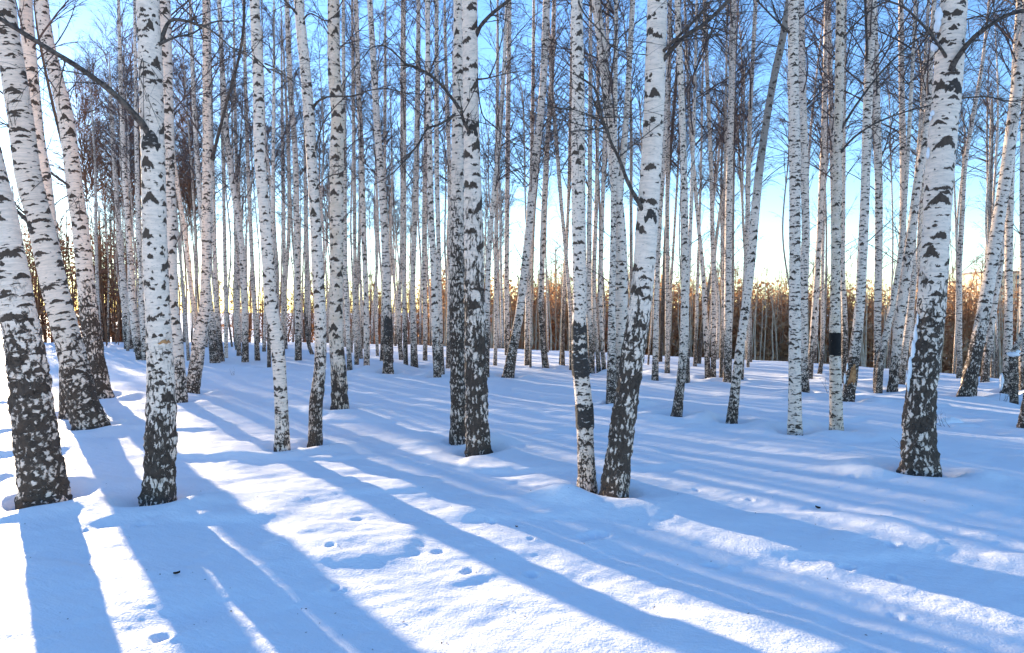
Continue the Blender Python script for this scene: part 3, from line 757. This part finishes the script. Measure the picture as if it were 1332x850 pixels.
# ------------------------------------------------------------------ woods beyond the grove
def wood(name, az0, az1, d0, d1, count, hmin, hmax, mat, seed, kind, label, nprim=16, nsec=5, leaf=0, L0=1.7, thin=.0002, low=.25, stem=1.0):
    rg = np.random.default_rng(seed)
    parts = []
    for k in range(count):
        az = math.radians(rg.uniform(az0, az1)); D = rg.uniform(d0, d1)
        x, y = D * math.sin(az), D * math.cos(az); z = float(ground_z(x, y)) - .1
        h = rg.uniform(hmin, hmax)
        hs = np.linspace(0, h, 5)
        ax = np.stack([x + rg.normal(0, .05) * hs + rg.normal(0, .06, 5), y + 0 * hs, z + hs], 1)
        parts.append(tube(ax, np.linspace(.06, .012, 5) * rg.uniform(.7, 1.5) * stem, 5)[:2])
        parts.append(crown(ax, ax[:, 2], rg, nprim, L0, nsec, 0, thin * D, z + low, z + h, up=(.5, 1.25)))
        if leaf:
            m = leaf
            c = np.stack([x + rg.normal(0, .8, m), y + rg.normal(0, .8, m), z + rg.uniform(.1, 1, m) ** 1.1 * h * .88], 1)
            e1 = rg.normal(size=(m, 3)) * .075; e2 = rg.normal(size=(m, 3)) * .075
            V = np.stack([c - e1, c - e2, c + e1, c + e2], 1).reshape(-1, 3)
            parts.append((V, np.arange(4 * m).reshape(-1, 4)))
    V, F = join(parts)
    o = link(name, make_mesh(name, V, F, mat))
    return tag(o, label, None, None, kind)

wood("brown_wood", -7, 46, 50, 63, 460, 5.2, 8.0, BRUSH, 21, "stuff", "orange brown bare brushwood beyond the snowy edge at right", nprim=22, nsec=6, leaf=230)
wood("pale_stems", -6, 46, 46, 52, 170, 4.5, 8, STEM, 22, "stuff", "pale sunlit thin stems at the near edge of the brown wood", nprim=8, nsec=2)
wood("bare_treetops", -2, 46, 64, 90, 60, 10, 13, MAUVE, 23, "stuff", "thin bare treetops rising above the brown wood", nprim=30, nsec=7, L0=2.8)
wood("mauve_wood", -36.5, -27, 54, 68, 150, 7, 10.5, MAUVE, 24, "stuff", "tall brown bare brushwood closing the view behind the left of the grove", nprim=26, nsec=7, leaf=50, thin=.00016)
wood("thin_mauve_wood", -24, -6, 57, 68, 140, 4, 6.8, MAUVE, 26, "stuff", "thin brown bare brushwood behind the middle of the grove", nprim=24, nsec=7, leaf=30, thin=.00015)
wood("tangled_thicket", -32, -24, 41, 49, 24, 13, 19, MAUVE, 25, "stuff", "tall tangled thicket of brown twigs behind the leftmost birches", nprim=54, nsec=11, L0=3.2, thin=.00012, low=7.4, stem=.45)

# ------------------------------------------------------------------ apartment block far behind the wood
def box(x0, x1, y0, y1, z0, z1):
    V = np.array([[x, y, z] for z in (z0, z1) for y in (y0, y1) for x in (x0, x1)], float)
    F = np.array([[0, 2, 3, 1], [4, 5, 7, 6], [0, 1, 5, 4], [2, 6, 7, 3], [0, 4, 6, 2], [1, 3, 7, 5]])
    return V, F
WALL = simple("pale_wall", (.62, .50, .30), (.70, .58, .38), .3, .9)
GLASS = simple("window_glass", (.05, .06, .08), (.09, .10, .12), 1, .3)
ROOF = simple("roof_felt", (.16, .13, .12), (.24, .20, .18), .5, .9)
bY = 250.0
bx = (1283 - PW / 2) / FPX * bY
bz1 = at_depth(1283, 355, bY)[2]
bb = bpy.data.objects.new("apartment_building", None); bb.location = (bx + 8, bY + 7, -5); COL.objects.link(bb)
tag(bb, "pale yellow apartment block showing over the brown wood at right", "building")
bo = np.array(bb.location)
def bpart(name, boxes, mat, parent=bb):
    V, F = join(boxes)
    return link(name, make_mesh(name, V - bo, F, mat, smooth=False), parent)
bpart("wall", [box(bx, bx + 16, bY, bY + 15, -6, bz1), box(bx + 3, bx + 16, bY + 15.01, bY + 30, -6, bz1 - 2.6)], WALL)
bpart("roof", [box(bx - .4, bx + 16.4, bY - .4, bY + 15.4, bz1 + .01, bz1 + .6), box(bx + 2.6, bx + 16.4, bY + 15.41, bY + 30.4, bz1 - 2.59, bz1 - 2.0)], ROOF)
for fl in range(5):
    for w in range(5):
        zc = bz1 - 1.7 - 3.0 * fl
        yc = bY + 1.6 + 2.95 * w
        bpart("window", [box(bx - .05, bx + .1, yc - .6, yc + .6, zc - .75, zc + .65)], GLASS)
        xc = bx + 1.8 + 3.1 * w
        bpart("window", [box(xc - .7, xc + .7, bY - .05, bY + .1, zc - .75, zc + .65)], GLASS)

# ------------------------------------------------------------------ snow
PITS = []        # x, y, length, width, angle, depth
for (px, py, l, w, ang, dep) in ((210,827,.085,.07,.2,.05), (775,695,.20,.12,.4,.07), (692,745,.09,.07,.1,.05), (927,733,.11,.05,-.2,.05), (1100,738,.09,.06,.1,.05), (1160,713,.08,.05,0,.04), (1163,746,.06,.06,0,.045), (1165,798,.06,.06,0,.03), (430,715,.05,.04,.3,.04), (465,673,.10,.05,.4,.03), (435,764,.06,.04,.2,.03), (185,681,.09,.05,.3,.03), (112,688,.06,.04,0,.02), (552,603,.09,.06,0,.04), (640,677,.07,.05,0,.03), (690,700,.05,.03,0,.02), (570,716,.09,.06,.5,.03), (608,742,.10,.06,.8,.03), (975,648,.06,.05,0,.02), (905,637,.05,.05,.1,.02), (1110,620,.08,.06,0,.03), (1010,610,.07,.05,0,.02)):
    p = on_ground(px, py)
    PITS.append((p[0], p[1], l * .62, w * .62, ang, dep * .8))

def snow_detail(x, y):
    z = np.zeros_like(x)
    r = np.hypot(x, y)
    near = np.clip(1.25 - r / 26, 0, 1)
    ca, sa = math.cos(.55), math.sin(.55)
    u, v = x * ca + y * sa, -x * sa + y * ca
    z += near * (.020 * noise2(u / .55, v / .26, 31) + .010 * noise2(u / .21, v / .10, 32) + .0045 * noise2(u / .07, v / .045, 33))
    trample = np.clip((-x - y * .52 - .3) / 2.0, 0, 1) * np.clip((y - 5) / 4, 0, 1) * near
    z += trample * (.11 * noise2(x / .55, y / .7, 35) + .05 * noise2(x / .22, y / .25, 36))
    # low wind-cut ledges
    led = noise2(x / 1.3 + 9, y / .9, 37)
    z += near * .022 * np.tanh((led - .08) * 14)
    for (tx, ty, tr) in TREE_POS:
        if ty > 22: continue
        dx, dy = x - tx, y - ty
        d = np.hypot(dx, dy)
        m = d < 1.6
        dm = d[m]
        nz = noise2(dx[m] * 2.2 + tx, dy[m] * 2.2 + ty, 51); z[m] += -(.10 + .12 * nz) * np.exp(-(np.maximum(dm - tr, 0) / (.14 + .10 * nz)) ** 2) + (.04 + .09 * nz) * np.exp(-((dm - tr - .40) / .24) ** 2)
    for (tx, ty, l, w, ang, dep) in PITS:
        dx, dy = x - tx, y - ty
        c, s = math.cos(ang), math.sin(ang)
        q = np.hypot((dx * c + dy * s) / l, (-dx * s + dy * c) / w)
        m = q < 3
        z[m] += -dep * 1.0 / (1 + np.exp((q[m] - 1 - .5 * noise2(dx[m] * 22, dy[m] * 22, 61)) * 6)) + dep * .12 * np.exp(-((q[m] - 1.6) / .45) ** 2) * (1 + 2.5 * noise2(dx[m] * 14, dy[m] * 14, 62))
    return z

az = np.concatenate([np.radians(np.linspace(-180, -50, 60, endpoint=False)), np.radians(np.linspace(-50, 50, 1150, endpoint=False)), np.radians(np.linspace(50, 180, 60, endpoint=False))])
rr = np.concatenate([[.15, .5, 1, 1.5], np.geomspace(2.0, 48, 580), np.geomspace(50, 2500, 60)])
A_, R_ = np.meshgrid(az, rr)
X_, Y_ = R_ * np.sin(A_), R_ * np.cos(A_)
Z_ = ground_z(X_, Y_) + snow_detail(X_.ravel(), Y_.ravel()).reshape(X_.shape)
nr, na = X_.shape
i, j = np.meshgrid(np.arange(nr - 1), np.arange(na), indexing='ij')
j2 = (j + 1) % na
F = np.stack([i * na + j, (i + 1) * na + j, (i + 1) * na + j2, i * na + j2], -1).reshape(-1, 4)
F = F[:, ::-1]
F = np.concatenate([F, np.array([[0, na // 4, na // 2, 3 * na // 4]])])
ground = link("snow_ground", make_mesh("snow_ground", np.stack([X_, Y_, Z_], -1).reshape(-1, 3), F, SNOW))
tag(ground, "deep snow covering the forest floor", None, None, "structure")

# ------------------------------------------------------------------ small things on the snow
def surf(px, py):
    p = on_ground(px, py)
    z = p[2] + float(snow_detail(np.array([p[0]]), np.array([p[1]]))[0])
    return np.array([p[0], p[1], z])

for (px, py, s, lab) in ((230, 752, .022, "dark curled leaf lying in the shadow stripe at lower left"), (1064, 660, .026, "dark curled leaf on the snow left of the thickest birch"), (672, 683, .012, "tiny dark leaf on the snow below the thick touching pair")):
    p = surf(px, py)
    u = np.linspace(-1, 1, 7); v = np.linspace(-1, 1, 5)
    U, V_ = np.meshgrid(u, v, indexing='ij')
    wv = (1 - U ** 2) * .55 + .03
    P = np.stack([U * s, V_ * wv * s, s * (.25 + .5 * V_ ** 2 + .3 * U ** 2)], -1).reshape(-1, 3)
    P2 = P + np.array([0, 0, .0015])
    i, j = np.meshgrid(np.arange(6), np.arange(4), indexing='ij')
    F = np.stack([i * 5 + j, (i + 1) * 5 + j, (i + 1) * 5 + j + 1, i * 5 + j + 1], -1).reshape(-1, 4)
    V, F = join([(P, F[:, ::-1]), (P2, F)])
    o = link("fallen_leaf", make_mesh("fallen_leaf", V, F, LEAF)); o.location = p; o.rotation_euler = (0, 0, px)
    tag(o, lab, "leaf", "fallen leaves")

for k, (px, py, hh, lab) in enumerate(((1082, 512, .34, "dry bent stalks in the snow left of the painted birch"), (1184, 602, .22, "dry stalks at the left foot of the thickest birch"), (1228, 553, .35, "dry stalk slanting over the snow right of the thickest birch"), (1303, 522, .3, "dry stalk by the snow capped stump"), (301, 488, .2, "dry stalk in sunlit snow right of the low fork"))):
    rg = np.random.default_rng(90 + k)
    p = surf(px, py)
    m = 5
    a = np.stack([rg.normal(0, .5, m), rg.normal(0, .3, m), rg.uniform(.5, 1, m)], 1) * hh
    b = rg.normal(0, .25, (m, 3)) * hh
    A = (np.stack([rg.normal(0, .05, m), rg.normal(0, .05, m), np.full(m, -.03)], 1), a, b, np.full(m, .0035))
    Bs = offshoots(*A, 2, rg, .4, .5, .8, 0, .8, .002)
    V, F = join([quad_tubes(*A, 6, 4), quad_tubes(*Bs, 4, 3)])
    o = link("dry_stalk", make_mesh("dry_stalk", V, F, TWIG)); o.location = p
    tag(o, lab, "dry plant", "dry stalks in the snow")

for k, (px, py, w, h, lab) in enumerate(((1235, 549, .20, .10, "small rounded snow lump right of the thickest birch"), (1256, 553, .26, .05, "low snow lump just right of the rounded one"))):
    p = surf(px, py)
    u = np.linspace(0, np.pi / 2, 8); v = np.linspace(0, 2 * np.pi, 24, endpoint=False)
    U, Vv = np.meshgrid(u, v, indexing='ij')
    rad = 1 + .35 * noise2(np.cos(Vv) * 2 + k * 3, np.sin(Vv) * 2 + U, 70 + k)
    P = np.stack([np.sin(U) * np.cos(Vv) * w, np.sin(U) * np.sin(Vv) * w * .7, np.cos(U) * h - .02], -1) * rad[..., None]
    i, j = np.meshgrid(np.arange(7), np.arange(24), indexing='ij')
    F = np.stack([i * 24 + j, (i + 1) * 24 + j, (i + 1) * 24 + (j + 1) % 24, i * 24 + (j + 1) % 24], -1).reshape(-1, 4)
    o = link("snow_lump", make_mesh("snow_lump", P.reshape(-1, 3), F, SNOW)); o.location = p
    tag(o, lab, "snow lump", "snow lumps")

# tiny bark flakes and seeds scattered on the crust
rg = np.random.default_rng(77)
parts = []
for k in range(130):
    px, py = rg.uniform(20, 1320), rg.uniform(560, 845)
    p = surf(px, py) + np.array([0, 0, .003])
    sz = rg.uniform(.003, .009); a = rg.uniform(0, 6.28)
    e1 = np.array([math.cos(a), math.sin(a), rg.uniform(-.3, .3)]) * sz; e2 = np.array([-math.sin(a), math.cos(a), rg.uniform(-.3, .3)]) * sz * .45
    up = np.array([0, 0, .0015])
    V = np.array([p - e1, p - e2, p + e1, p + e2, p - e1 + up, p - e2 + up, p + e1 + up, p + e2 + up])
    parts.append((V, np.array([[3, 2, 1, 0], [4, 5, 6, 7], [0, 1, 5, 4], [1, 2, 6, 5], [2, 3, 7, 6], [3, 0, 4, 7]])))
V, F = join(parts)
tag(link("bark_litter", make_mesh("bark_litter", V, F, LEAF, smooth=False)), "tiny dark bark flakes and seeds scattered over the snow", None, None, "stuff")
